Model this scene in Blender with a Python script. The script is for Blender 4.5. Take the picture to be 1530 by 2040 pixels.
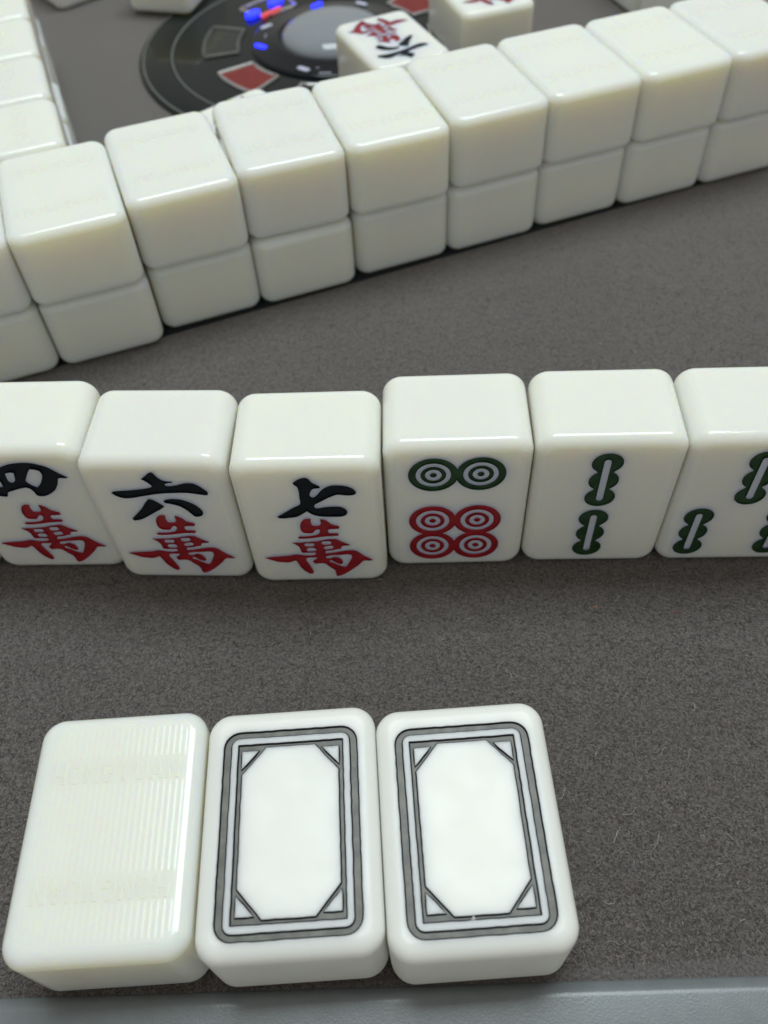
import bpy, bmesh, math, random
from mathutils import Vector, Matrix
from mathutils.geometry import tessellate_polygon

random.seed(7)
for o_ in list(bpy.data.objects):
    bpy.data.objects.remove(o_)
scene = bpy.context.scene
C = scene.collection

# ------------------------------------------------------------------ camera
CAM_H = 0.17185
PITCH, ROLL, FPX = 0.91049, -0.06858, 1723.3      # found from the tile edges in the photograph
cam_data = bpy.data.cameras.new('camera')
cam = bpy.data.objects.new('camera', cam_data)
C.objects.link(cam)
fw = Vector((0, math.cos(PITCH), -math.sin(PITCH)))
rt = Vector((1, 0, 0))
up = rt.cross(fw)
rt2 = rt * math.cos(ROLL) + up * math.sin(ROLL)
up2 = up * math.cos(ROLL) - rt * math.sin(ROLL)
m = Matrix((rt2, up2, -fw)).transposed().to_4x4()
m.translation = Vector((0, 0, CAM_H))
cam.matrix_world = m
cam_data.sensor_fit = 'HORIZONTAL'
cam_data.sensor_width = 36.0
cam_data.lens = 36.0 * FPX / 1530.0
cam_data.clip_start = 0.005
cam_data.clip_end = 20.0
cam_data.dof.use_dof = True
cam_data.dof.focus_distance = 0.170
cam_data.dof.aperture_fstop = 25.0
scene.camera = cam

# ------------------------------------------------------------------ light
world = bpy.data.worlds.new('World')
scene.world = world
world.use_nodes = True
bg = world.node_tree.nodes['Background']
bg.inputs['Color'].default_value = (1.0, 0.982, 0.905, 1)
bg.inputs['Strength'].default_value = 0.375
# a ceiling lamp with two long tubes over the far half of the table
for k, (ly, e) in enumerate(((0.40, 7.8), (0.67, 7.9))):
    ld = bpy.data.lights.new('ceiling_tube', 'AREA')
    ld.shape = 'RECTANGLE'
    ld.size, ld.size_y = 0.95, 0.25
    ld.energy = e
    ld.color = (0.885, 1.0, 1.03)
    lo = bpy.data.objects.new('ceiling_tube', ld)
    lo.location = (0.14, ly, 1.45)
    C.objects.link(lo)
vs = scene.view_settings
vs.view_transform = 'Standard'
vs.look = 'None'
vs.gamma = 1.0
vs.exposure = 0.0
vs.use_curve_mapping = False
scene.render.engine = 'CYCLES'

# ------------------------------------------------------------------ materials
def new_mat(name):
    mt = bpy.data.materials.new(name)
    mt.use_nodes = True
    nt = mt.node_tree
    return mt, nt, nt.nodes['Principled BSDF']

def node(nt, typ, **kw):
    n = nt.nodes.new(typ)
    for k, v in kw.items():
        if k.startswith('i_'):
            n.inputs[k[2:].replace('_', ' ')].default_value = v
        else:
            setattr(n, k, v)
    return n

def noise_mix(nt, bsdf, c1, c2, scale, detail=3.0, lo=0.35, hi=0.65, coords='Object'):
    tc = node(nt, 'ShaderNodeTexCoord')
    nz = node(nt, 'ShaderNodeTexNoise', i_Scale=scale, i_Detail=detail)
    nt.links.new(tc.outputs[coords], nz.inputs['Vector'])
    cr = node(nt, 'ShaderNodeValToRGB')
    cr.color_ramp.elements[0].position = lo
    cr.color_ramp.elements[1].position = hi
    cr.color_ramp.elements[0].color = (*c1, 1)
    cr.color_ramp.elements[1].color = (*c2, 1)
    nt.links.new(nz.outputs['Fac'], cr.inputs['Fac'])
    nt.links.new(cr.outputs['Color'], bsdf.inputs['Base Color'])
    return tc, nz, cr

def bump(nt, bsdf, src, strength, dist):
    b = node(nt, 'ShaderNodeBump', i_Strength=strength, i_Distance=dist)
    nt.links.new(src, b.inputs['Height'])
    nt.links.new(b.outputs['Normal'], bsdf.inputs['Normal'])
    return b

def tile_mat(name, col, rough, grain, sss=0.009, vary=1.0, rad=(1.0, 0.72, 0.24)):
    mt, nt, b = new_mat(name)
    tc, nz, cr = noise_mix(nt, b, col, tuple(c * 1.015 for c in col), 60.0, 3.0)
    oi = node(nt, 'ShaderNodeObjectInfo')
    hs = node(nt, 'ShaderNodeHueSaturation')
    for sock, lo, hi in (('Saturation', 0.75, 1.25), ('Value', 0.975, 1.02)):
        m1 = node(nt, 'ShaderNodeMapRange')
        m1.inputs['To Min'].default_value = lo
        m1.inputs['To Max'].default_value = hi
        nt.links.new(oi.outputs['Random'], m1.inputs['Value'])
        nt.links.new(m1.outputs['Result'], hs.inputs[sock])
    nt.links.new(cr.outputs['Color'], hs.inputs['Color'])
    vo = node(nt, 'ShaderNodeTexVoronoi', i_Scale=130.0)
    nt.links.new(tc.outputs['Object'], vo.inputs['Vector'])
    lt = node(nt, 'ShaderNodeMath', operation='LESS_THAN')
    lt.inputs[1].default_value = 0.028
    nt.links.new(vo.outputs['Distance'], lt.inputs[0])
    wn = node(nt, 'ShaderNodeMath', operation='MULTIPLY')
    gt = node(nt, 'ShaderNodeMath', operation='GREATER_THAN')
    gt.inputs[1].default_value = 0.72
    sx = node(nt, 'ShaderNodeSeparateColor')
    nt.links.new(vo.outputs['Color'], sx.inputs['Color'])
    nt.links.new(sx.outputs['Red'], gt.inputs[0])
    nt.links.new(lt.outputs[0], wn.inputs[0])
    nt.links.new(gt.outputs[0], wn.inputs[1])
    sp = node(nt, 'ShaderNodeMix', data_type='RGBA')
    sp.inputs['B'].default_value = (0.30, 0.27, 0.22, 1)
    nt.links.new(wn.outputs[0], sp.inputs['Factor'])
    nt.links.new(hs.outputs['Color'], sp.inputs['A'])
    nt.links.new(sp.outputs['Result'], b.inputs['Base Color'])
    b.inputs['Roughness'].default_value = rough
    b.inputs['IOR'].default_value = 1.5
    b.inputs['Subsurface Weight'].default_value = 1.0
    b.inputs['Subsurface Radius'].default_value = rad
    b.inputs['Subsurface Scale'].default_value = sss
    b.subsurface_method = 'RANDOM_WALK'
    # handling marks: gloss varies a little from place to place, very fine moulding grain
    n2 = node(nt, 'ShaderNodeTexNoise', i_Scale=170.0, i_Detail=5.0)
    nt.links.new(tc.outputs['Object'], n2.inputs['Vector'])
    mr = node(nt, 'ShaderNodeMapRange')
    mr.inputs['From Min'].default_value = 0.3
    mr.inputs['From Max'].default_value = 0.7
    mr.inputs['To Min'].default_value = rough * (1 - 0.08 * vary)
    mr.inputs['To Max'].default_value = rough * (1 + 0.12 * vary)
    nt.links.new(n2.outputs['Fac'], mr.inputs['Value'])
    nt.links.new(mr.outputs['Result'], b.inputs['Roughness'])
    n3 = node(nt, 'ShaderNodeTexNoise', i_Scale=2600.0, i_Detail=2.0)
    nt.links.new(tc.outputs['Object'], n3.inputs['Vector'])
    bump(nt, b, n3.outputs['Fac'], grain, 0.00004)
    return mt

M = {}
M['ivory'] = tile_mat('ivory_plastic', (0.865, 0.865, 0.80), 0.14, 0.04, 0.009, 1.8)
M['polished'] = tile_mat('polished_edge_plastic', (0.865, 0.865, 0.80), 0.13, 0.04, 0.0052, 1.6, (1.0, 0.78, 0.36))
M['face'] = tile_mat('face_plastic', (0.865, 0.865, 0.803), 0.33, 0.12, 0.0052, 1.0, (1.0, 0.78, 0.36))
M['satin'] = tile_mat('satin_plastic', (0.862, 0.865, 0.81), 0.37, 0.30, 0.0030, 1.3, (1.0, 0.95, 0.85))

def paint(name, c1, c2, rough=0.35, spec=0.5):
    mt, nt, b = new_mat(name)
    tc, nz, cr = noise_mix(nt, b, c1, c2, 420.0, 4.0, 0.35, 0.75)
    b.inputs['Roughness'].default_value = rough
    b.inputs['Specular IOR Level'].default_value = spec
    n3 = node(nt, 'ShaderNodeTexNoise', i_Scale=1800.0, i_Detail=3.0)
    nt.links.new(tc.outputs['Object'], n3.inputs['Vector'])
    bump(nt, b, n3.outputs['Fac'], 0.25, 0.00004)
    return mt
M['black'] = paint('black_paint', (0.003, 0.006, 0.010), (0.007, 0.011, 0.016), 0.38, 0.25)
M['red'] = paint('red_paint', (0.27, 0.008, 0.015), (0.40, 0.018, 0.026), 0.35)
M['green'] = paint('green_paint', (0.010, 0.040, 0.012), (0.028, 0.075, 0.03), 0.35)
M['frame_grey'] = paint('worn_grey_paint', (0.075, 0.075, 0.064), (0.165, 0.16, 0.135), 0.42)
M['outline'] = paint('dark_outline', (0.003, 0.004, 0.006), (0.012, 0.012, 0.012), 0.55, 0.25)

# felt
def felt_mat():
    mt, nt, b = new_mat('grey_felt')
    tc = node(nt, 'ShaderNodeTexCoord')
    n1 = node(nt, 'ShaderNodeTexNoise', i_Scale=1700.0, i_Detail=5.0, i_Roughness=0.70)
    n2 = node(nt, 'ShaderNodeTexNoise', i_Scale=14.0, i_Detail=4.0)
    n3 = node(nt, 'ShaderNodeTexNoise', i_Scale=520.0, i_Detail=4.0, i_Roughness=0.6)
    for n in (n1, n2, n3):
        nt.links.new(tc.outputs['Object'], n.inputs['Vector'])
    cr = node(nt, 'ShaderNodeValToRGB')
    cr.color_ramp.elements[0].position = 0.33
    cr.color_ramp.elements[1].position = 0.70
    cr.color_ramp.elements[0].color = (0.050, 0.0420, 0.0395, 1)
    cr.color_ramp.elements[1].color = (0.235, 0.203, 0.191, 1)
    nt.links.new(n1.outputs['Fac'], cr.inputs['Fac'])
    mix = node(nt, 'ShaderNodeMix', data_type='RGBA', blend_type='MULTIPLY')
    mix.inputs['Factor'].default_value = 0.35
    cr2 = node(nt, 'ShaderNodeValToRGB')
    cr2.color_ramp.elements[0].position = 0.3
    cr2.color_ramp.elements[1].position = 0.7
    cr2.color_ramp.elements[0].color = (0.72, 0.72, 0.72, 1)
    cr2.color_ramp.elements[1].color = (1.15, 1.13, 1.1, 1)
    nt.links.new(n2.outputs['Fac'], cr2.inputs['Fac'])
    nt.links.new(cr.outputs['Color'], mix.inputs['A'])
    nt.links.new(cr2.outputs['Color'], mix.inputs['B'])
    nt.links.new(mix.outputs['Result'], b.inputs['Base Color'])
    b.inputs['Roughness'].default_value = 0.95
    b.inputs['Specular IOR Level'].default_value = 0.1
    b.inputs['Sheen Weight'].default_value = 0.5
    b.inputs['Sheen Roughness'].default_value = 0.5
    add = node(nt, 'ShaderNodeMath', operation='MULTIPLY_ADD')
    add.inputs[1].default_value = 0.6
    nt.links.new(n3.outputs['Fac'], add.inputs[0])
    nt.links.new(n1.outputs['Fac'], add.inputs[2])
    bump(nt, b, add.outputs[0], 1.0, 0.0009)
    return mt
M['felt'] = felt_mat()

def plain(name, col, rough, metallic=0.0, emit=None, estr=0.0, coat=0.0):
    mt, nt, b = new_mat(name)
    b.inputs['Metallic'].default_value = metallic
    b.inputs['Roughness'].default_value = rough
    b.inputs['Coat Weight'].default_value = coat
    noise_mix(nt, b, tuple(c * 0.92 for c in col), tuple(c * 1.08 for c in col), 240.0, 3.0)
    if emit:
        b.inputs['Emission Color'].default_value = (*emit, 1)
        b.inputs['Emission Strength'].default_value = estr
    return mt
def rail_mat():
    mt, nt, b = new_mat('grey_rail_plastic')
    tc, nz, cr = noise_mix(nt, b, (0.170, 0.187, 0.197), (0.190, 0.207, 0.217), 300.0, 4.0)
    b.inputs['Roughness'].default_value = 0.27
    n1 = node(nt, 'ShaderNodeTexNoise', i_Scale=2600.0, i_Detail=3.0)
    nt.links.new(tc.outputs['Object'], n1.inputs['Vector'])
    bump(nt, b, n1.outputs['Fac'], 0.4, 0.00006)
    return mt
M['rail'] = rail_mat()
M['plate'] = plain('dark_plate_plastic', (0.012, 0.018, 0.026), 0.3)
M['console'] = plain('console_plastic', (0.008, 0.012, 0.012), 0.06)
M['bezel'] = plain('bezel_gloss', (0.008, 0.010, 0.013), 0.12)
M['groove'] = plain('groove_grey', (0.17, 0.18, 0.17), 0.3)
for k_ in ('console', 'bezel'):
    M[k_].node_tree.nodes['Principled BSDF'].inputs['Specular IOR Level'].default_value = 0.24
M['silver'] = plain('silver_trim', (0.75, 0.75, 0.78), 0.2, 1.0)
M['dull_trim'] = plain('dull_trim', (0.20, 0.20, 0.19), 0.35, 0.7)
M['sector_red'] = plain('red_key', (0.185, 0.013, 0.009), 0.55)
M['sector_dark'] = plain('dark_key', (0.014, 0.017, 0.016), 0.12)
M['led_blue'] = plain('blue_light', (0.01, 0.015, 0.3), 0.3, 0, (0.010, 0.018, 1.0), 4.0)
M['led_pale'] = plain('pale_light', (0.55, 0.56, 0.70), 0.3)
M['led_red'] = plain('red_light', (0.6, 0.1, 0.1), 0.3, 0, (1.0, 0.10, 0.13), 0.5)
def fuzz_mat():
    mt, nt, b = new_mat('felt_fibres')
    g = node(nt, 'ShaderNodeNewGeometry')
    cr = node(nt, 'ShaderNodeValToRGB')
    cr.color_ramp.elements[0].color = (0.046, 0.0385, 0.0362, 1)
    cr.color_ramp.elements[1].color = (0.30, 0.262, 0.246, 1)
    e = cr.color_ramp.elements.new(0.75)
    e.color = (0.152, 0.131, 0.123, 1)
    nt.links.new(g.outputs['Random Per Island'], cr.inputs['Fac'])
    nt.links.new(cr.outputs['Color'], b.inputs['Base Color'])
    b.inputs['Roughness'].default_value = 0.9
    b.inputs['Specular IOR Level'].default_value = 0.15
    return mt
M['fuzz'] = fuzz_mat()
M['lint'] = plain('lint_fibre', (0.55, 0.53, 0.50), 0.8)
M['crumb_orange'] = plain('orange_crumb', (0.55, 0.20, 0.06), 0.7)
M['crumb_red'] = plain('red_crumb', (0.45, 0.03, 0.04), 0.7)
def glass_mat():
    mt, nt, b = new_mat('smoked_glass')
    noise_mix(nt, b, (0.66, 0.71, 0.78), (0.70, 0.75, 0.82), 100.0)
    b.inputs['Roughness'].default_value = 0.03
    b.inputs['Transmission Weight'].default_value = 0.62
    b.inputs['IOR'].default_value = 1.5
    return mt
M['glass'] = glass_mat()

# ------------------------------------------------------------------ helpers
def obj(name, me, mat=None, parent=None, loc=(0, 0, 0), rz=0.0):
    o = bpy.data.objects.new(name, me)
    C.objects.link(o)
    if mat is not None and me is not None and not me.materials:
        me.materials.append(mat)
    o.location = loc
    o.rotation_euler = (0, 0, rz)
    if parent is not None:
        o.parent = parent
    return o

def tag(o, label, cat, group=None):
    o['label'] = label
    o['category'] = cat
    if group:
        o['group'] = group
    return o

def finish(bm, name, mat, scale=0.001, sharp=38.0, face_mat=None):
    """bmesh in millimetres -> smooth mesh in metres with sharp edges by angle"""
    bmesh.ops.remove_doubles(bm, verts=bm.verts, dist=1e-4)
    bmesh.ops.recalc_face_normals(bm, faces=bm.faces)
    for e in bm.edges:
        e.smooth = not (len(e.link_faces) == 2 and e.calc_face_angle(0.0) > math.radians(sharp))
    for f in bm.faces:
        f.smooth = True
    if face_mat is not None:
        # the flat engraved side is satin, the polished edges and sides are glossy
        for f in bm.faces:
            if f.normal.z > 0.999 and f.calc_center_median().z > TD - 0.2:
                f.material_index = 1
    bmesh.ops.scale(bm, vec=(scale,) * 3, verts=bm.verts)
    me = bpy.data.meshes.new(name)
    bm.to_mesh(me)
    bm.free()
    if mat is not None:
        me.materials.append(mat)
    if face_mat is not None:
        me.materials.append(face_mat)
    return me

def rrect(w, l, r, n=8):
    """rounded rectangle outline, counter-clockwise"""
    out = []
    for cx, cy, a0 in ((w / 2 - r, l / 2 - r, 0), (-w / 2 + r, l / 2 - r, 90), (-w / 2 + r, -l / 2 + r, 180), (w / 2 - r, -l / 2 + r, 270)):
        for i in range(n + 1):
            a = math.radians(a0 + 90.0 * i / n)
            out.append((cx + r * math.cos(a), cy + r * math.sin(a)))
    return out

def bridge(bm, a, b):
    n = len(a)
    for i in range(n):
        bm.faces.new((a[i], a[(i + 1) % n], b[(i + 1) % n], b[i]))

TW, TL, TD = 31.0, 42.87, 22.14        # a tile in mm
FR, RC = 2.7, 4.3                       # edge fillet, corner radius of the face outline

def tile_bm():
    bm = bmesh.new()
    prof = []
    n = 7
    for i in range(n + 1):
        t = math.pi / 2 * i / n
        prof.append((FR * (1 - math.sin(t)), FR * (1 - math.cos(t))))     # inset, z
    rings = []
    for ins, z in prof:
        rings.append((ins, z))
    for ins, z in reversed(prof):
        rings.append((ins, TD - z))
    loops = []
    for ins, z in rings:
        loops.append([bm.verts.new((x, y, z)) for x, y in rrect(TW - 2 * ins, TL - 2 * ins, RC - ins)])
    for a, b in zip(loops, loops[1:]):
        bridge(bm, a, b)
    bm.faces.new(list(reversed(loops[0])))
    bm.faces.new(loops[-1])
    bmesh.ops.recalc_face_normals(bm, faces=bm.faces)
    return bm

def smooth_poly(pts, sub=3, corner=62.0):
    """Catmull-Rom through the points, keeping hard corners"""
    n = len(pts)
    P = [Vector(p) for p in pts]
    tang = []
    for i in range(n):
        a, b, c = P[i - 1], P[i], P[(i + 1) % n]
        d1, d2 = b - a, c - b
        if d1.length < 1e-9 or d2.length < 1e-9 or d1.angle(d2) > math.radians(corner):
            tang.append(None)
        else:
            tang.append((c - a).normalized())
    out = []
    for i in range(n):
        p, q = P[i], P[(i + 1) % n]
        ln = (q - p).length
        t0 = (tang[i] if tang[i] is not None else (q - p).normalized()) * ln
        t1 = (tang[(i + 1) % n] if tang[(i + 1) % n] is not None else (q - p).normalized()) * ln
        for k in range(sub):
            t = k / sub
            h = (2 * t ** 3 - 3 * t ** 2 + 1, t ** 3 - 2 * t ** 2 + t, -2 * t ** 3 + 3 * t ** 2, t ** 3 - t ** 2)
            v = p * h[0] + t0 * h[1] + q * h[2] + t1 * h[3]
            out.append((v.x, v.y))
    return out

def prism(bm, island, z0, z1):
    """solid between z0 and z1 over an outline with holes (island = [outer, hole, ...])"""
    polys = [[Vector((x, y, 0)) for x, y in lp] for lp in island]
    tris = tessellate_polygon(polys)
    flat = [p for lp in polys for p in lp]
    lo = [bm.verts.new((p.x, p.y, z0)) for p in flat]
    hi = [bm.verts.new((p.x, p.y, z1)) for p in flat]
    for t in tris:
        try:
            bm.faces.new([hi[i] for i in t])
            bm.faces.new([lo[i] for i in reversed(t)])
        except ValueError:
            pass
    k = 0
    for lp in polys:
        n = len(lp)
        for i in range(n):
            a, b = k + i, k + (i + 1) % n
            try:
                bm.faces.new((lo[a], lo[b], hi[b], hi[a]))
            except ValueError:
                pass
        k += n

def solid(islands, z0, z1):
    bm = bmesh.new()
    for isl in islands:
        prism(bm, isl, z0, z1)
    bmesh.ops.recalc_face_normals(bm, faces=bm.faces)
    return bm

def boolean(bm_a, bms_b, op):
    """exact boolean of bmeshes (in millimetres); returns a new bmesh"""
    def tmp(bm):
        me = bpy.data.meshes.new('tmp')
        bm.to_mesh(me)
        bm.free()
        o = bpy.data.objects.new('tmp', me)
        C.objects.link(o)
        return o
    a = tmp(bm_a)
    bs = [tmp(b) for b in bms_b]
    for b in bs:
        md = a.modifiers.new('b', 'BOOLEAN')
        md.operation = op
        md.solver = 'EXACT'
        md.object = b
    dg = bpy.context.evaluated_depsgraph_get()
    ev = a.evaluated_get(dg)
    me = bpy.data.meshes.new_from_object(ev)
    out = bmesh.new()
    out.from_mesh(me)
    for o in [a] + bs:
        mm = o.data
        bpy.data.objects.remove(o)
        bpy.data.meshes.remove(mm)
    bpy.data.meshes.remove(me)
    return out

def weighted(o):
    md = o.modifiers.new('normals', 'WEIGHTED_NORMAL')
    md.keep_sharp = True
    md.weight = 60
    return o

def circle(cx, cy, r, n=40):
    return [(cx + r * math.cos(2 * math.pi * i / n), cy + r * math.sin(2 * math.pi * i / n)) for i in range(n)]

def tube(bm, pts, r, n=6, closed=False):
    P = [Vector(p) for p in pts]
    rings = []
    k = len(P)
    for i, p in enumerate(P):
        if closed:
            d = P[(i + 1) % k] - P[i - 1]
        else:
            d = P[min(i + 1, k - 1)] - P[max(i - 1, 0)]
        d.normalize()
        s = d.cross(Vector((0, 0, 1)))
        if s.length < 1e-6:
            s = Vector((1, 0, 0))
        s.normalize()
        u = s.cross(d)
        rr = r(i / max(1, k - 1)) if callable(r) else r
        rings.append([bm.verts.new(p + (s * math.cos(2 * math.pi * j / n) + u * math.sin(2 * math.pi * j / n)) * rr) for j in range(n)])
    for i in range(k if closed else k - 1):
        a, b = rings[i], rings[(i + 1) % k]
        for j in range(n):
            bm.faces.new((a[j], a[(j + 1) % n], b[(j + 1) % n], b[j]))
    if not closed:
        bm.faces.new(list(reversed(rings[0])))
        bm.faces.new(rings[-1])

def lathe(bm, prof, n=96, cx=0.0, cy=0.0):
    """prof: list of (radius, z); radius 0 closes to a point"""
    rings = []
    for r, z in prof:
        if r < 1e-9:
            rings.append([bm.verts.new((cx, cy, z))])
        else:
            rings.append([bm.verts.new((cx + r * math.cos(2 * math.pi * i / n), cy + r * math.sin(2 * math.pi * i / n), z)) for i in range(n)])
    for a, b in zip(rings, rings[1:]):
        for i in range(n):
            j = (i + 1) % n
            if len(a) == 1 and len(b) == 1:
                continue
            if len(a) == 1:
                bm.faces.new((a[0], b[i], b[j]))
            elif len(b) == 1:
                bm.faces.new((a[i], a[j], b[0]))
            else:
                bm.faces.new((a[i], a[j], b[j], b[i]))

# ------------------------------------------------------------------ the table
def table_cloth():
    bm = bmesh.new()
    v = [bm.verts.new(p) for p in ((-0.7, 0.0, 0), (0.7, 0.0, 0), (0.7, 1.1, 0), (-0.7, 1.1, 0))]
    bm.faces.new(v)
    me = bpy.data.meshes.new('table_cloth')
    bm.to_mesh(me)
    bm.free()
    o = obj('table_cloth', me, M['felt'])
    o['kind'] = 'structure'
table_cloth()

def rail():
    """grey plastic rim along the player's side: bevel up from the cloth, rounded edge, gently falling top"""
    prof = [(0.0, -2.0), (0.0, 0.0), (-0.5, 0.55), (-1.0, 1.0), (-1.35, 1.25), (-1.65, 1.40), (-1.95, 1.49), (-2.3, 1.535), (-2.7, 1.54), (-8.0, 1.35), (-26.0, 1.0), (-68.0, 0.6), (-71.0, -1.5), (-72.0, -4.0)]
    bm = bmesh.new()
    L = [bm.verts.new((-500, y, z)) for y, z in prof]
    Rr = [bm.verts.new((500, y, z)) for y, z in prof]
    for i in range(len(prof) - 1):
        bm.faces.new((L[i], L[i + 1], Rr[i + 1], Rr[i]))
    bm.faces.new((L[-1], L[0], Rr[0], Rr[-1]))
    bm.faces.new(L)
    bm.faces.new(list(reversed(Rr)))
    me = finish(bm, 'table_rail', M['rail'], sharp=50)
    o = obj('table_rail', me, None, None, (-0.0057, 0.0276, 0), -0.035)
    tag(o, 'grey textured plastic table rim along the cloth edge below three flat tiles', 'table rim')
rail()

# outlines of the engraved characters on the tile face, in hundredths of a millimetre
WAN = [[(-10,389),(-108,399),(-194,337),(-253,208),(-270,76),(-258,-42),(-206,-112),(-107,-132),(-15,-119),(20,-69),(67,-10),(119,11),(146,-23),(139,-90),(102,-157),(26,-205),(-180,-239),(-323,-244),(-361,-277),(-342,-322),(-190,-328),(16,-301),(223,-263),(427,-247),(519,-240),(549,-197),(526,-155),(436,-145),(346,-142),(321,-80),(326,-30),(359,3),(449,6),(560,12),(578,62),(574,112),(501,141),(407,200),(337,301),(263,353),(196,372),(186,340),(194,257),(176,176),(133,144),(63,140),(4,149),(-11,199),(-20,298)],[(-515,-479),(-349,-468),(-164,-457),(43,-430),(211,-384),(377,-355),(478,-366),(573,-449),(766,-596),(723,-619),(620,-625),(566,-659),(560,-730),(465,-751),(337,-793),(211,-814),(190,-860),(203,-903),(308,-889),(477,-852),(626,-814),(772,-798),(893,-831),(990,-942),(1107,-1074),(1243,-1192),(1182,-1223),(1057,-1219),(1002,-1254),(943,-1345),(805,-1509),(644,-1675),(484,-1804),(384,-1839),(356,-1780),(341,-1588),(236,-1451),(142,-1316),(39,-1294),(-91,-1315),(-139,-1213),(-72,-1142),(-25,-1088),(-21,-1052),(-105,-1056),(-232,-1062),(-267,-1098),(-269,-1172),(-220,-1341),(-175,-1512),(-153,-1608),(-173,-1692),(-219,-1721),(-280,-1688),(-373,-1562),(-441,-1408),(-484,-1238),(-517,-1163),(-561,-1180),(-673,-1231),(-821,-1226),(-963,-1184),(-1099,-1105),(-1206,-1046),(-1107,-1013),(-851,-985),(-639,-964),(-509,-925),(-425,-928),(-304,-961),(-159,-974),(-52,-949),(-31,-906),(-44,-869),(-168,-865),(-293,-867),(-344,-858),(-356,-786),(-364,-679),(-405,-589),(-459,-527)],[(-221,-507),(-36,-507),(-28,-567),(-58,-619),(-223,-620),(-252,-566)],[(-179,-685),(-45,-683),(-6,-745),(-37,-805),(-193,-810),(-223,-748)],[(164,-451),(328,-440),(354,-500),(322,-555),(173,-567),(132,-503)],[(196,-646),(354,-605),(386,-663),(354,-722),(207,-753),(164,-698)],[(191,-1023),(299,-990),(488,-979),(677,-960),(759,-977),(775,-1044),(746,-1152),(669,-1335),(608,-1445),(555,-1451),(454,-1384),(335,-1286),(259,-1246),(255,-1190),(293,-1173),(331,-1211),(399,-1288),(489,-1347),(544,-1312),(555,-1238),(517,-1126),(439,-1061),(355,-1058),(289,-1099),(216,-1097),(188,-1059)]]
QI = [[(9,1755),(80,1724),(142,1606),(245,1514),(295,1453),(281,1409),(196,1406),(137,1385),(91,1312),(62,1223),(73,1146),(128,1123),(190,1172),(280,1305),(386,1420),(524,1489),(693,1492),(859,1447),(966,1369),(1016,1278),(1011,1203),(932,1160),(799,1159),(630,1187),(511,1136),(348,1029),(203,927),(141,883),(115,821),(137,758),(205,755),(324,782),(481,798),(654,786),(764,703),(794,598),(757,497),(645,446),(488,442),(292,456),(138,487),(28,555),(-59,654),(-167,562),(-296,471),(-458,438),(-598,423),(-694,446),(-718,486),(-641,547),(-465,685),(-314,805),(-175,910),(-167,1094),(-156,1306),(-174,1470),(-223,1531),(-250,1591),(-188,1661),(-87,1730)]]
LIU = [[(59,1835),(90,1795),(156,1654),(256,1560),(423,1529),(407,1504),(320,1487),(251,1455),(241,1417),(297,1391),(469,1418),(627,1476),(795,1489),(907,1435),(1024,1307),(1094,1194),(1075,1102),(1021,1095),(861,1127),(660,1166),(409,1165),(155,1150),(-109,1106),(-380,1039),(-605,988),(-754,987),(-884,1053),(-969,1158),(-900,1211),(-639,1242),(-313,1286),(-89,1345),(-41,1384),(-78,1464),(-157,1559),(-215,1612),(-119,1701),(-8,1810)],[(-232,957),(-152,940),(-16,806),(55,705),(-16,636),(-228,479),(-469,302),(-622,223),(-736,204),(-763,265),(-664,389),(-472,616),(-327,838)],[(80,891),(145,942),(320,966),(501,927),(669,827),(788,692),(852,538),(826,417),(761,364),(650,353),(585,450),(491,605),(369,724),(195,798),(97,831)]]
SI = [[(-164,1663),(37,1746),(253,1786),(486,1785),(666,1731),(834,1639),(956,1510),(1055,1405),(1163,1300),(1112,1275),(997,1285),(947,1266),(885,1110),(761,900),(611,768),(461,690),(338,687),(285,734),(261,857),(209,952),(133,981),(-19,944),(-160,893),(-284,842),(-326,802),(-358,708),(-400,681),(-545,712),(-800,760),(-980,1000),(-1040,1290),(-650,1500)],[(445,1585),(569,1557),(634,1505),(638,1376),(574,1222),(475,1066),(395,988),(292,1084),(226,1204),(273,1307),(356,1460)],[(-127,1458),(-15,1486),(62,1467),(30,1338),(-12,1209),(-85,1153),(-149,1186),(-147,1343)],[(-343,1217),(-339,1031),(-393,1006),(-470,1114),(-413,1297)]]
CR1, CR2 = (0.0469, 0.1017), (0.0644, 0.0989)

# ------------------------------------------------------------------ tile kinds
def S(polys, cut=None):
    """hundredths of mm -> smoothed outlines in mm"""
    return [smooth_poly([(x / 100.0, y / 100.0) for x, y in p]) for p in polys]
wan_ = S(WAN)
WAN_I = [[wan_[0]], [wan_[1]] + wan_[2:]]
QI_I = [[p] for p in S(QI)]
LIU_I = [[p] for p in S(LIU)]
si_ = S(SI)
SI_I = [[si_[0]] + si_[1:]]

def dots(centres, R):
    """engraved rings of one colour: pockets that overlap where the discs touch"""
    isl = []
    for cx, cy in centres:
        isl.append([circle(cx, cy, R, 56), circle(cx, cy, R * 0.70, 48)])
        isl.append([circle(cx, cy, R * 0.51, 40), circle(cx, cy, R * 0.33, 32)])
        isl.append([circle(cx, cy, R * 0.14, 20)])
    return isl

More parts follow.
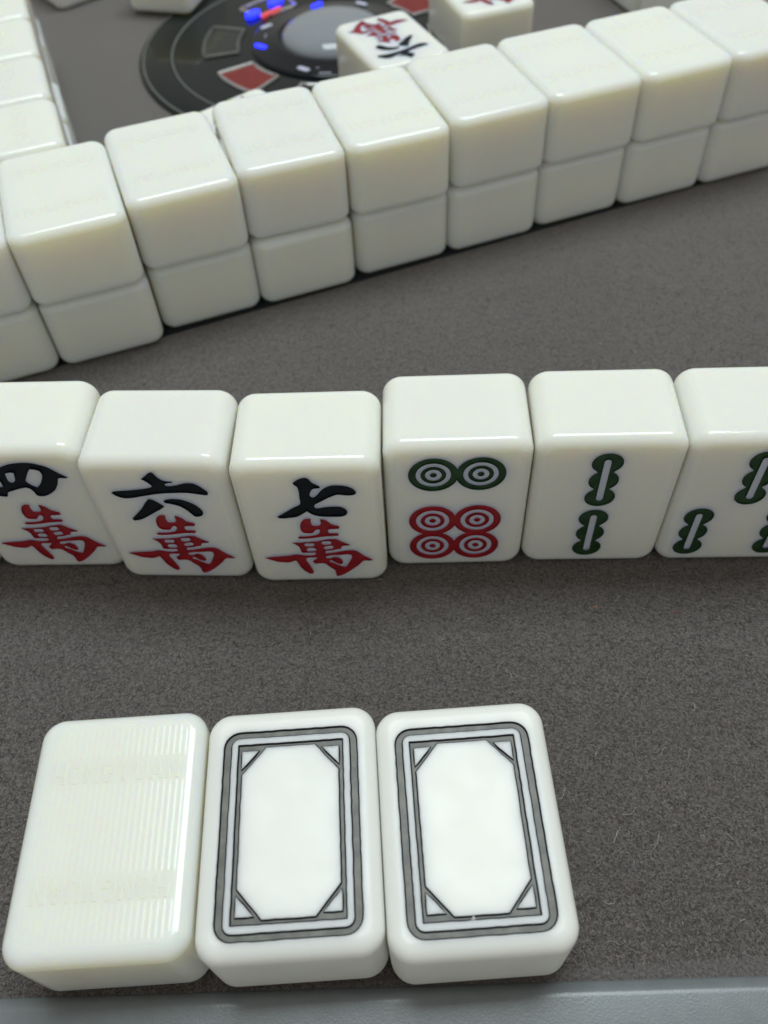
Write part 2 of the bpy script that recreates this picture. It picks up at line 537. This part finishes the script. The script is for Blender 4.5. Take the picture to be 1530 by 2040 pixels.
def stick(cx, cy):
    """a bamboo stick: three stacked lobes with a raised rod down the middle"""
    hl, rx, ry = 5.55, 3.25, 3.05
    lobes = [(cy + hl, rx, ry), (cy, rx * 0.97, ry * 1.02), (cy - hl, rx, ry)]
    pts = []
    yb, yt = cy - hl - ry, cy + hl + ry
    ys = [yb + (yt - yb) * (0.5 - 0.5 * math.cos(math.pi * i / 60)) for i in range(61)]
    right = []
    for y in ys:
        w = 0.0
        for ly, a, b in lobes:
            t = 1 - ((y - ly) / b) ** 2
            if t > 0:
                w = max(w, a * math.sqrt(t))
        right.append((w, y))
    outer = [(cx + w, y) for w, y in right if w > 0.02] + [(cx - w, y) for w, y in reversed(right) if w > 0.02]
    outer = [outer[0]] + [p for a, p in zip(outer, outer[1:]) if (Vector(p) - Vector(a)).length > 0.02]
    rod = []
    rw, rh = 0.72, 6.65
    for i in range(9):
        a = math.pi * i / 8
        rod.append((cx + rw * math.cos(a), cy + rh - rw + rw * math.sin(a)))
    for i in range(9):
        a = math.pi + math.pi * i / 8
        rod.append((cx + rw * math.cos(a), cy - rh + rw + rw * math.sin(a)))
    return [outer, rod]

DEPTH, FILL = 0.75, 0.36
def carve(groups, name, wall_mat=None, edge_mat=None):
    """tile with the outlines of all groups engraved into its face; returns body mesh and one paint mesh per group.
    groups: list of (part name, islands, material)"""
    bm = tile_bm()
    cutters = []
    for nm, isl, mt in groups:
        for i in isl:
            cutters.append(solid([i], TD - DEPTH, TD + 1.0))
    bm = boolean(bm, cutters, 'DIFFERENCE')
    # the walls and floor of each pocket are painted like its filling
    from mathutils.kdtree import KDTree
    pts = [(x, y, g) for g, (nm, isl, mt) in enumerate(groups) for i in isl for lp in i for x, y in lp]
    kd = KDTree(len(pts))
    for k, (x, y, g) in enumerate(pts):
        kd.insert((x, y, 0), k)
    kd.balance()
    mats = []
    for f in bm.faces:
        c = f.calc_center_median()
        wall = abs(f.normal.z) < 0.1 and TD - DEPTH - 0.05 < c.z < TD
        floor = f.normal.z > 0.99 and abs(c.z - TD + DEPTH) < 0.05
        if (wall or floor) and abs(c.x) < TW / 2 - 1.5 and abs(c.y) < TL / 2 - 1.5:
            g = pts[kd.find((c.x, c.y, 0))[1]][2]
            mt = wall_mat or groups[g][2]
            if mt not in mats:
                mats.append(mt)
            f.material_index = 2 + mats.index(mt)
    body = finish(bm, name, edge_mat or M['polished'], face_mat=edge_mat or M['face'])
    for mt in mats:
        body.materials.append(mt)
    parts = []
    for nm, isl, mt in groups:
        pb = bmesh.new()
        for k, i in enumerate(isl):
            prism(pb, i, TD - DEPTH + 0.02 + 0.004 * k, TD - FILL - 0.003 * k)
        parts.append((nm, finish(pb, nm, mt, sharp=30)))
    return body, parts

def carve_white(seed, chip):
    R1 = rrect(24.4, 35.6, 3.0, 6)
    R2 = rrect(21.3, 32.9, 1.4, 5)
    R3 = rrect(19.2, 30.7, 0.15, 2)
    ox, oy = 8.6, 14.55
    cx, cy = 4.4, 4.9
    octa = [(ox, oy - cy), (cx, oy), (-cx, oy), (-ox, oy - cy), (-ox, -oy + cy), (-cx, -oy), (cx, -oy), (ox, -oy + cy)]
    sh = lambda P: [(x, y - 0.75) for x, y in P]
    def tri(sx, sy):
        P = [(8.75, 14.0), (5.75, 14.0), (8.75, 10.7)]
        P = [(sx * x, sy * y) for x, y in P]
        return P
    outer = [sh(R1), sh(R2)]
    inner = [sh(R3), sh(octa)] + [sh(tri(a, b)) for a in (-1, 1) for b in (-1, 1)]
    # slightly ragged tooling along the frame lines
    rnd = random.Random(seed)
    def rag(P, amp=0.05, step=1.1):
        out = []
        n = len(P)
        for i in range(n):
            a, b = Vector(P[i]), Vector(P[(i + 1) % n])
            k = max(1, int((b - a).length / step))
            for j in range(k):
                q = a.lerp(b, j / k)
                if j:
                    q += Vector((rnd.uniform(-amp, amp), rnd.uniform(-amp, amp)))
                out.append((q.x, q.y))
        return out
    outer = [rag(p) for p in outer]
    inner = [rag(p) for p in inner]
    if chip:
        inner.append([(-1.85, -16.02), (-1.05, -16.02), (-1.3, -15.42), (-1.5, -15.42)])
    body, parts = carve([('frame_inlay', [outer], M['frame_grey']), ('inner_frame_inlay', [inner], M['frame_grey'])], 'white_tile_body', M['outline'], M['satin'])
    ob = bmesh.new()
    for lp in outer + inner[:6]:
        tube(ob, [(x, y, TD - FILL + 0.05) for x, y in lp], 0.25, 6, True)  # black paint edge, drawn thicker to stand in for shade inside the pocket
    parts.append(('dark_outline', finish(ob, 'dark_outline', M['outline'])))
    return body, parts

def ell(cx, cy, rx, ry, a0, a1, n):
    return [(cx + rx * math.cos(math.radians(a0 + (a1 - a0) * i / n)), cy + ry * math.sin(math.radians(a0 + (a1 - a0) * i / n))) for i in range(n + 1)]
s_ = 0.27
LETTER = {
    'H': [[(0, 0), (s_, 0), (s_, .38), (1 - s_, .38), (1 - s_, 0), (1, 0), (1, 1), (1 - s_, 1), (1 - s_, .62), (s_, .62), (s_, 1), (0, 1)]],
    'O': [ell(.5, .5, .5, .52, 0, 342, 19), ell(.5, .5, .22, .27, 0, 330, 11)],
    'N': [[(0, 0), (s_, 0), (s_, .56), (1 - s_, 0), (1, 0), (1, 1), (1 - s_, 1), (1 - s_, .44), (s_, 1), (0, 1)]],
    'G': [ell(.5, .5, .5, .52, 40, 310, 16) + [(1, .18), (1, .52), (.55, .52), (.55, .36), (.74, .36), (.74, .28)] + ell(.5, .5, .24, .28, 290, 55, 10)],
    'Y': [[(.36, 0), (.64, 0), (.64, .4), (1, 1), (.7, 1), (.5, .62), (.3, 1), (0, 1), (.36, .4)]],
    'U': [[(0, 1)] + ell(.5, .35, .5, .36, 180, 360, 10) + [(1, 1), (1 - s_, 1)] + ell(.5, .36, .23, .16, 360, 180, 8) + [(s_, 1)]],
    'A': [[(0, 0), (.28, 0), (.34, .2), (.66, .2), (.72, 0), (1, 0), (.64, 1), (.36, 1)], [(.41, .4), (.59, .4), (.5, .68)]],
}
def text_bm(txt, width, height, flip, y0):
    """raised bold capitals"""
    bm = bmesh.new()
    n = len(txt)
    pitch = width / n
    f = -1 if flip else 1
    for i, ch in enumerate(txt):
        isl = []
        for lp in LETTER[ch]:
            isl.append([(f * (-width / 2 + pitch * (i + 0.08 + 0.84 * x)), f * height * (y - 0.5) + y0) for x, y in lp])
        prism(bm, isl, TD - 0.4, TD + 0.14)
    bmesh.ops.recalc_face_normals(bm, faces=bm.faces)
    return bm

def rib_bm():
    bm = bmesh.new()
    prof = [(-0.47, -0.3), (-0.47, -0.01), (-0.34, 0.007), (-0.13, 0.015), (0.13, 0.015), (0.34, 0.007), (0.47, -0.01), (0.47, -0.3)]
    for k in range(-11, 12):
        x = k * 1.09
        e = 18.2 if abs(k) < 11 else 17.3
        for y0, y1 in ((-e, -12.5), (-7.7, 7.7), (12.5, e)):
            a = [bm.verts.new((x + px, y0, TD + pz)) for px, pz in prof]
            b = [bm.verts.new((x + px, y1, TD + pz)) for px, pz in prof]
            bridge(bm, a, b)
            bm.faces.new(list(reversed(a)))
            bm.faces.new(b)
    bmesh.ops.recalc_face_normals(bm, faces=bm.faces)
    return bm

def back_tile():
    bm = boolean(tile_bm(), [rib_bm()], 'UNION')
    bm = boolean(bm, [text_bm('HONGYUAN', 23.4, 3.9, False, 10.1), text_bm('HONGYUAN', 23.4, 3.9, True, -10.1)], 'UNION')
    return finish(bm, 'ribbed_tile', M['ivory'], sharp=46)

ME_BACK = back_tile()
ME_PLAIN = finish(tile_bm(), 'plain_tile', M['ivory'])
K_FOUR = carve([('number_character', SI_I, M['black']), ('red_character', WAN_I, M['red'])], 'four_tile_body')
K_SIX = carve([('number_character', LIU_I, M['black']), ('red_character', WAN_I, M['red'])], 'six_tile_body')
K_SEVEN = carve([('number_character', QI_I, M['black']), ('red_character', WAN_I, M['red'])], 'seven_tile_body')
RR = 5.25
K_DOTS = carve([('green_circles', dots([(-5.1, 12.6), (4.8, 12.6)], RR), M['green']),
                ('red_circles', dots([(-5.2, -3.1), (4.65, -3.1), (-5.2, -12.6), (4.65, -12.6)], RR), M['red'])], 'six_circle_body')
K_BAM2 = carve([('bamboo_stick', [stick(-0.7, 9.2)], M['green']), ('bamboo_stick', [stick(-0.9, -9.3)], M['green'])], 'two_bamboo_body')
K_BAM3 = carve([('bamboo_stick', [stick(0.0, 9.0)], M['green']), ('bamboo_stick', [stick(-9.0, -9.4)], M['green']),
                ('bamboo_stick', [stick(9.0, -9.4)], M['green'])], 'three_bamboo_body')
K_WHITE = carve_white(3, False)
K_WHITE_CHIP = carve_white(8, True)

MMW, MML, MMD = TW / 1000, TL / 1000, TD / 1000

def lying(name, kind, x, y, rz, z, label, group=None):
    """a tile flat on its back: one mesh, or an Empty with its body and inlays"""
    if isinstance(kind, tuple):
        t = obj(name, None, None, None, (x, y, z), rz)
        weighted(obj('body', kind[0], None, t))
        for nm, me in kind[1]:
            obj(nm, me, None, t)
    else:
        t = weighted(obj(name, kind, None, None, (x, y, z), rz))
    tag(t, label, 'mahjong tile', group)
    return t

def standing(name, kind, x, y, rz, label, group=None):
    """a tile on its short edge, its face towards the player"""
    t = obj(name, None, None, None, (x, y, 0.0), rz)
    tag(t, label, 'mahjong tile', group)
    rot = (math.pi / 2, 0, 0)
    off = (0, MMD / 2, MML / 2)
    items = [('body', kind[0] if isinstance(kind, tuple) else kind)]
    if isinstance(kind, tuple):
        items += kind[1]
    for nm, me in items:
        o = obj(nm, me, None, t, off)
        o.rotation_euler = rot
        if nm == 'body':
            weighted(o)
    return t

# ------------------------------------------------------------------ the hand standing on the cloth
HAND = 'standing hand of tiles'
SP = {'S0': (-0.10833, 0.13517, -0.0703), 'S1': (-0.07717, 0.13361, -0.0703), 'S2': (-0.04629, 0.12795, -0.0919), 'S3': (-0.01503, 0.12432, -0.0586), 'S4': (0.01645, 0.12654, -0.0552), 'S5': (0.04785, 0.12492, -0.0681), 'S6': (0.07892, 0.12280, -0.0676)}
standing('standing_tile', ME_PLAIN, *SP['S0'], 'ivory standing tile next to the black four tile, mostly out of sight', HAND)
standing('character_tile', K_FOUR, *SP['S1'], 'standing tile with black number four over a red character', HAND)
standing('character_tile', K_SIX, *SP['S2'], 'standing tile with black number six over a red character', HAND)
standing('character_tile', K_SEVEN, *SP['S3'], 'standing tile with black number seven over a red character', HAND)
standing('circle_tile', K_DOTS, *SP['S4'], 'standing tile with two green and four red circles', HAND)
standing('bamboo_tile', K_BAM2, *SP['S5'], 'standing tile with two green bamboo sticks one above the other', HAND)
standing('bamboo_tile', K_BAM3, *SP['S6'], 'standing tile with three green bamboo sticks in a triangle', HAND)

# ------------------------------------------------------------------ three tiles laid flat by the rim
lying('face_down_tile', ME_BACK, -0.05135, 0.05141, -0.0019, 0.0, 'flat face down tile with ribbed back and faint raised lettering by the rim')
FLAT = 'white dragon tiles laid flat by the rim'
lying('white_dragon_tile', K_WHITE, -0.01989, 0.05018, 0.0003, 0.0, 'flat tile with empty black frame, between face down tile and its twin', FLAT)
lying('white_dragon_tile', K_WHITE_CHIP, 0.01122, 0.04869, 0.0036, 0.0, 'flat tile with empty black frame at the end of its row, open cloth beside it', FLAT)

# ------------------------------------------------------------------ long wall, two layers on a dark lifting plate
PLATE = 0.0005
UP = {'U0': (-0.11208, 0.20895, 0.2932), 'U1': (-0.08236, 0.21792, 0.2932), 'U2': (-0.05367, 0.23082, 0.3022), 'U3': (-0.02366, 0.24190, 0.2592), 'U4': (0.00643, 0.25058, 0.2721), 'U5': (0.03634, 0.26118, 0.3005), 'U6': (0.06602, 0.27072, 0.2940), 'U7': (0.09587, 0.27949, 0.2973), 'U8': (0.12557, 0.28859, 0.2963)}
LO = {'L0': (-0.11228, 0.20974, 0.2996), 'L1': (-0.08247, 0.21895, 0.2996), 'L2': (-0.05378, 0.23220, 0.3022), 'L3': (-0.02398, 0.24114, 0.2990), 'L4': (0.00585, 0.25223, 0.3044), 'L5': (0.03554, 0.26143, 0.3022), 'L6': (0.06505, 0.27183, 0.3019), 'L7': (0.09492, 0.28061, 0.2977), 'L8': (0.12461, 0.28971, 0.2985)}
ORD = ['first', 'second', 'third', 'fourth', 'fifth', 'sixth', 'seventh', 'eighth']
for layer, tab, z, me in (('lower', LO, PLATE, ME_PLAIN), ('upper', UP, PLATE + MMD + 0.00008, ME_BACK)):
    for i, (k, (x, y, a)) in enumerate(sorted(tab.items())):
        if i == 0:
            lab = 'ivory %s tile of long wall, just before the side wall joins' % layer
        else:
            lab = 'ivory %s tile of long wall, %s counted from the side wall' % (layer, ORD[i - 1])
        lying('stacked_tile', me, x, y, a, z, lab, '%s layer of the long wall' % layer)

def plate():
    """thin dark lifting plate that carries the long wall"""
    bm = bmesh.new()
    out = rrect(420.0, 52.0, 2.0, 4)
    prism(bm, [out], -1.0, PLATE * 1000)
    me = finish(bm, 'lifting_plate', M['plate'])
    # its front edge runs through (-0.0333, 0.2152) and (0.0044, 0.2284)
    a = 0.325
    px, py = -0.0200, 0.2209
    cx = px - math.sin(a) * 0.026 + math.cos(a) * 0.10
    cy = py + math.cos(a) * 0.026 + math.sin(a) * 0.10
    o = obj('lifting_plate', me, None, None, (cx, cy, 0), a)
    tag(o, 'thin dark plastic plate under the long wall of tiles', 'lifting plate')
plate()

# ------------------------------------------------------------------ side wall and opposite wall
wv = Vector((-0.290, 0.957))
av = Vector((0.957, 0.290))
P0 = Vector((-0.0842, 0.2412))
offs_u = [0.0, -0.0006, -0.0009, -0.0010, -0.0006]
offs_l = [0.0002, 0.0006, 0.0009, -0.0006, 0.0]
for layer, offs, z, me in (('lower', offs_l, 0.0, ME_PLAIN), ('upper', offs_u, MMD + 0.00008, ME_BACK)):
    for k in range(5):
        c = P0 + wv * (0.0311 * k + 0.0155) + av * (offs[k] - MML / 2)
        rz = math.atan2(av.y, av.x) - math.pi / 2
        lying('stacked_tile', me, c.x, c.y, rz, z, 'ivory %s tile of side wall, %s counted from the long wall' % (layer, ORD[k]), '%s layer of the side wall' % layer)
P1 = Vector((0.1419, 0.3365))
for layer, z, me in (('lower', 0.0, ME_PLAIN), ('upper', MMD + 0.00008, ME_BACK)):
    for k in range(3):
        c = P1 + wv * (0.0311 * k + 0.0155) + av * (MML / 2)
        rz = math.atan2(av.y, av.x) - math.pi / 2
        lying('stacked_tile', me, c.x, c.y, rz, z, 'ivory %s tile of wall beyond the console, %s from long wall' % (layer, ORD[k]), '%s layer of the wall beyond the console' % layer)

# ------------------------------------------------------------------ loose tiles round the console
CZ = 0.0016
a = 0.378
lying('discarded_character_tile', K_SIX, 0.0150, 0.3408, a + math.pi, CZ, 'face up six character tile lying upside down on the console rim')
a = 0.28
lying('discarded_character_tile', K_SEVEN, 0.0535, 0.3800, a, CZ, 'face up tile with red character beyond the upside down six tile')
lying('discarded_character_tile', K_FOUR, -0.0424, 0.2895, 0.644 + math.pi / 2, 0.0, 'face up tile lying askew between long wall and console')
lying('face_down_tile', ME_BACK, -0.1365, 0.4705, 0.655, 0.0, 'loose tile turned cornerwise by the far end of the side wall')
lying('face_down_tile', ME_BACK, -0.0805, 0.4512, -0.318, CZ, 'loose tile resting over the edge of the dark console')

# ------------------------------------------------------------------ round console in the middle of the table
CX0, CY0 = -0.0075, 0.3940
con = obj('dice_console', None, None, None, (CX0, CY0, 0))
tag(con, 'round black dice console with red keys, blue lights and glass dome', 'console')
def part(name, bm, mat, parent=con, sharp=40):
    return obj(name, finish(bm, name, mat, sharp=sharp), None, parent)
bm = bmesh.new()
lathe(bm, [(0, -1), (84.8, -1), (84.8, 0.35), (84.2, 0.9), (83.4, 1.25), (82.2, 1.4), (81.6, 1.25), (81.0, 1.45), (71.4, 1.5), (70.9, 1.2), (69.9, 1.2), (69.4, 1.5), (37.0, 1.5), (0, 1.5)])
base = part('base_disc', bm, M['console'], con, 30)
bm = bmesh.new()
tube(bm, [(70.4 * math.cos(t * math.pi / 60), 70.4 * math.sin(t * math.pi / 60), 1.35) for t in range(120)], 0.42, 6, True)
part('trim_ring', bm, M['groove'])
bm = bmesh.new()
tube(bm, [(82.6 * math.cos(t * math.pi / 60), 82.6 * math.sin(t * math.pi / 60), 1.35) for t in range(120)], 0.35, 6, True)
part('trim_ring', bm, M['groove'])
bm = bmesh.new()
lathe(bm, [(36.2, 1.2), (36.2, 2.2), (35.6, 2.8), (34.5, 3.0), (27.0, 3.4), (25.6, 3.9), (24.2, 4.0), (23.2, 3.4), (22.8, 2.4)])
part('bezel', bm, M['bezel'])
bm = bmesh.new()
lathe(bm, [(22.9, 2.2), (22.7, 3.2)] + [(22.7 * math.cos(t * math.pi / 24), 3.2 + 7.5 * math.sin(t * math.pi / 24)) for t in range(1, 12)] + [(0, 10.7)])
part('dome', bm, M['glass'])
def sector(r0, r1, a0, a1, n=10, ins=0.0):
    a0 += math.degrees(ins / r0)
    a1 -= math.degrees(ins / r0)
    r0 += ins
    r1 -= ins
    P = [(r0 * math.cos(math.radians(a0 + (a1 - a0) * i / n)), r0 * math.sin(math.radians(a0 + (a1 - a0) * i / n))) for i in range(n + 1)]
    P += [(r1 * math.cos(math.radians(a1 + (a0 - a1) * i / n)), r1 * math.sin(math.radians(a1 + (a0 - a1) * i / n))) for i in range(n + 1)]
    return P
for k in range(8):
    ac = 175.5 + 44.6 * k
    redk = k in (1, 5)
    half = 13.0 if k % 2 else 15.0
    r0, r1 = (39.0, 55.5) if k % 2 else (41.5, 57.0)
    bm = bmesh.new()
    prism(bm, [sector(r0, r1, ac - half, ac + half, ins=0.8)], 1.2, 1.9)
    key = part('key', bm, M['sector_red'] if redk else M['sector_dark'])
    bm = bmesh.new()
    tube(bm, [(x, y, 1.9) for x, y in sector(r0, r1, ac - half, ac + half, ins=0.3)], 0.75, 8, True)
    part('key_frame', bm, M['dull_trim'] if k == 0 else M['silver'], key)
def pill(ang, dirdeg, mat, r=32.2, ln=3.0, w=1.25, name='light'):
    cx, cy = r * math.cos(math.radians(ang)), r * math.sin(math.radians(ang))
    bm = bmesh.new()
    P = []
    d = math.radians(dirdeg)
    for s in (1, -1):
        for i in range(9):
            t = -math.pi / 2 + math.pi * i / 8 + (0 if s > 0 else math.pi)
            x, y = s * ln * 0.6 + w * math.cos(t), w * math.sin(t)
            P.append((cx + x * math.cos(d) - y * math.sin(d), cy + x * math.sin(d) + y * math.cos(d)))
    prism(bm, [P], 2.0, 3.5)
    part(name, bm, mat)
pill(191, -38, M['led_blue'])
pill(157, 38, M['led_pale'])
pill(246, -38, M['led_pale'])
pill(103, 40, M['led_blue'])
pill(66, -40, M['led_pale'])
pill(20, -40, M['led_pale'])
pill(143, 45, M['led_blue'], 45.5, 3.2, 2.0)
pill(124, 55, M['led_blue'], 47.0, 3.4, 2.2)
pill(135, 42, M['led_red'], 39.5, 8.5, 0.8)

for ang, rr_, w_ in ((263, 34.3, 5.0), (256, 30.0, 1.0), (172, 30.0, 1.4), (176, 30.0, 0.8)):
    bm = bmesh.new()
    t0 = math.radians(ang)
    e1, e2 = Vector((-math.sin(t0), math.cos(t0))), Vector((math.cos(t0), math.sin(t0)))
    c_ = e2 * rr_
    prism(bm, [[tuple(c_ + e1 * (sx * w_ / 2) + e2 * (sy * 0.25)) for sx, sy in ((-1, -1), (1, -1), (1, 1), (-1, 1))]], 2.6, 3.35)
    part('printed_mark', bm, M['led_pale'])

# ------------------------------------------------------------------ lint and crumbs on the felt
def fuzz():
    """short pile of the felt where it is seen close up: bent ribbons lying every which way"""
    import numpy as np
    rs = np.random.RandomState(5)
    n = 260000
    y = 0.0285 + 0.36 * rs.beta(1.0, 2.6, n)
    P = np.stack([rs.uniform(-1, 1, n) * np.minimum(0.08 + 0.55 * (y - 0.0285), 0.2), y], 1)
    a = rs.uniform(0, 2 * np.pi, n)
    ln = rs.uniform(0.0003, 0.0009, n)
    w = rs.uniform(0.00003, 0.00006, n)
    bend = rs.uniform(-0.9, 0.9, n)
    z0 = rs.uniform(0.00001, 0.00006, n)
    z1 = z0 + rs.uniform(0.0, 0.00022, n)
    z2 = rs.uniform(0.00001, 0.00012, n)
    d0 = np.stack([np.cos(a), np.sin(a)], 1)
    d1 = np.stack([np.cos(a + bend), np.sin(a + bend)], 1)
    q0 = P
    q1 = P + d0 * (ln / 2)[:, None]
    q2 = q1 + d1 * (ln / 2)[:, None]
    V = np.zeros((n, 6, 3))
    for k, (q, d, z) in enumerate(((q0, d0, z0), (q1, (d0 + d1) / 2, z1), (q2, d1, z2))):
        s = np.stack([-d[:, 1], d[:, 0]], 1) * w[:, None]
        V[:, 2 * k, :2] = q - s
        V[:, 2 * k + 1, :2] = q + s
        V[:, 2 * k, 2] = z
        V[:, 2 * k + 1, 2] = z + 0.00002
    base = (np.arange(n) * 6)[:, None]
    F = np.concatenate([base + np.array([[0, 1, 3, 2]]), base + np.array([[2, 3, 5, 4]])], 1).reshape(-1, 4)
    me = bpy.data.meshes.new('felt_pile')
    me.vertices.add(n * 6)
    me.vertices.foreach_set('co', V.reshape(-1))
    me.loops.add(F.size)
    me.loops.foreach_set('vertex_index', F.reshape(-1).astype('int32'))
    me.polygons.add(len(F))
    me.polygons.foreach_set('loop_start', (np.arange(len(F)) * 4).astype('int32'))
    me.update(calc_edges=True)
    o = obj('felt_pile', me, M['fuzz'], bpy.data.objects['table_cloth'])
    o['kind'] = 'stuff'
fuzz()
def lint():
    rnd = random.Random(11)
    bm = bmesh.new()
    def hair(x, y, ln, r, curl):
        a = rnd.uniform(0, 2 * math.pi)
        pts = []
        n = 6
        z = rnd.uniform(0.1, 0.25)
        for i in range(n):
            pts.append((x, y, z + 0.25 * math.sin(math.pi * i / (n - 1))))
            a += rnd.uniform(-curl, curl)
            x += math.cos(a) * ln / n
            y += math.sin(a) * ln / n
        tube(bm, pts, r, 3)
    for i in range(380):
        y = 34 + 420 * rnd.random() ** 1.5
        x = rnd.uniform(-1, 1) * (80 + y * 0.35)
        hair(x, y, rnd.uniform(0.5, 1.7), rnd.uniform(0.025, 0.055), 0.6)
    for i in range(26):
        y = 32 + 90 * rnd.random()
        x = rnd.uniform(10, 75)
        hair(x, y, rnd.uniform(1.5, 5.0), rnd.uniform(0.022, 0.04), 0.7)
    me = finish(bm, 'lint', M['lint'])
    o = obj('lint', me)
    o['kind'] = 'stuff'
    tag(o, 'tiny pale lint fibres scattered over the grey felt', 'lint')
lint()
def crumb(x, y, s, mat, label):
    bm = bmesh.new()
    bmesh.ops.create_icosphere(bm, subdivisions=1, radius=s)
    rnd = random.Random(int(x * 1e5))
    for v in bm.verts:
        v.co *= rnd.uniform(0.7, 1.25)
        v.co.z = v.co.z * 0.7 + s * 0.55
    o = obj('crumb', finish(bm, 'crumb', mat), None, None, (x, y, 0))
    tag(o, label, 'crumb')
crumb(*CR1, 0.30, M['crumb_orange'], 'tiny orange crumb on the felt in front of the bamboo tiles')
crumb(*CR2, 0.28, M['crumb_red'], 'tiny red crumb on the felt in front of the bamboo tiles')
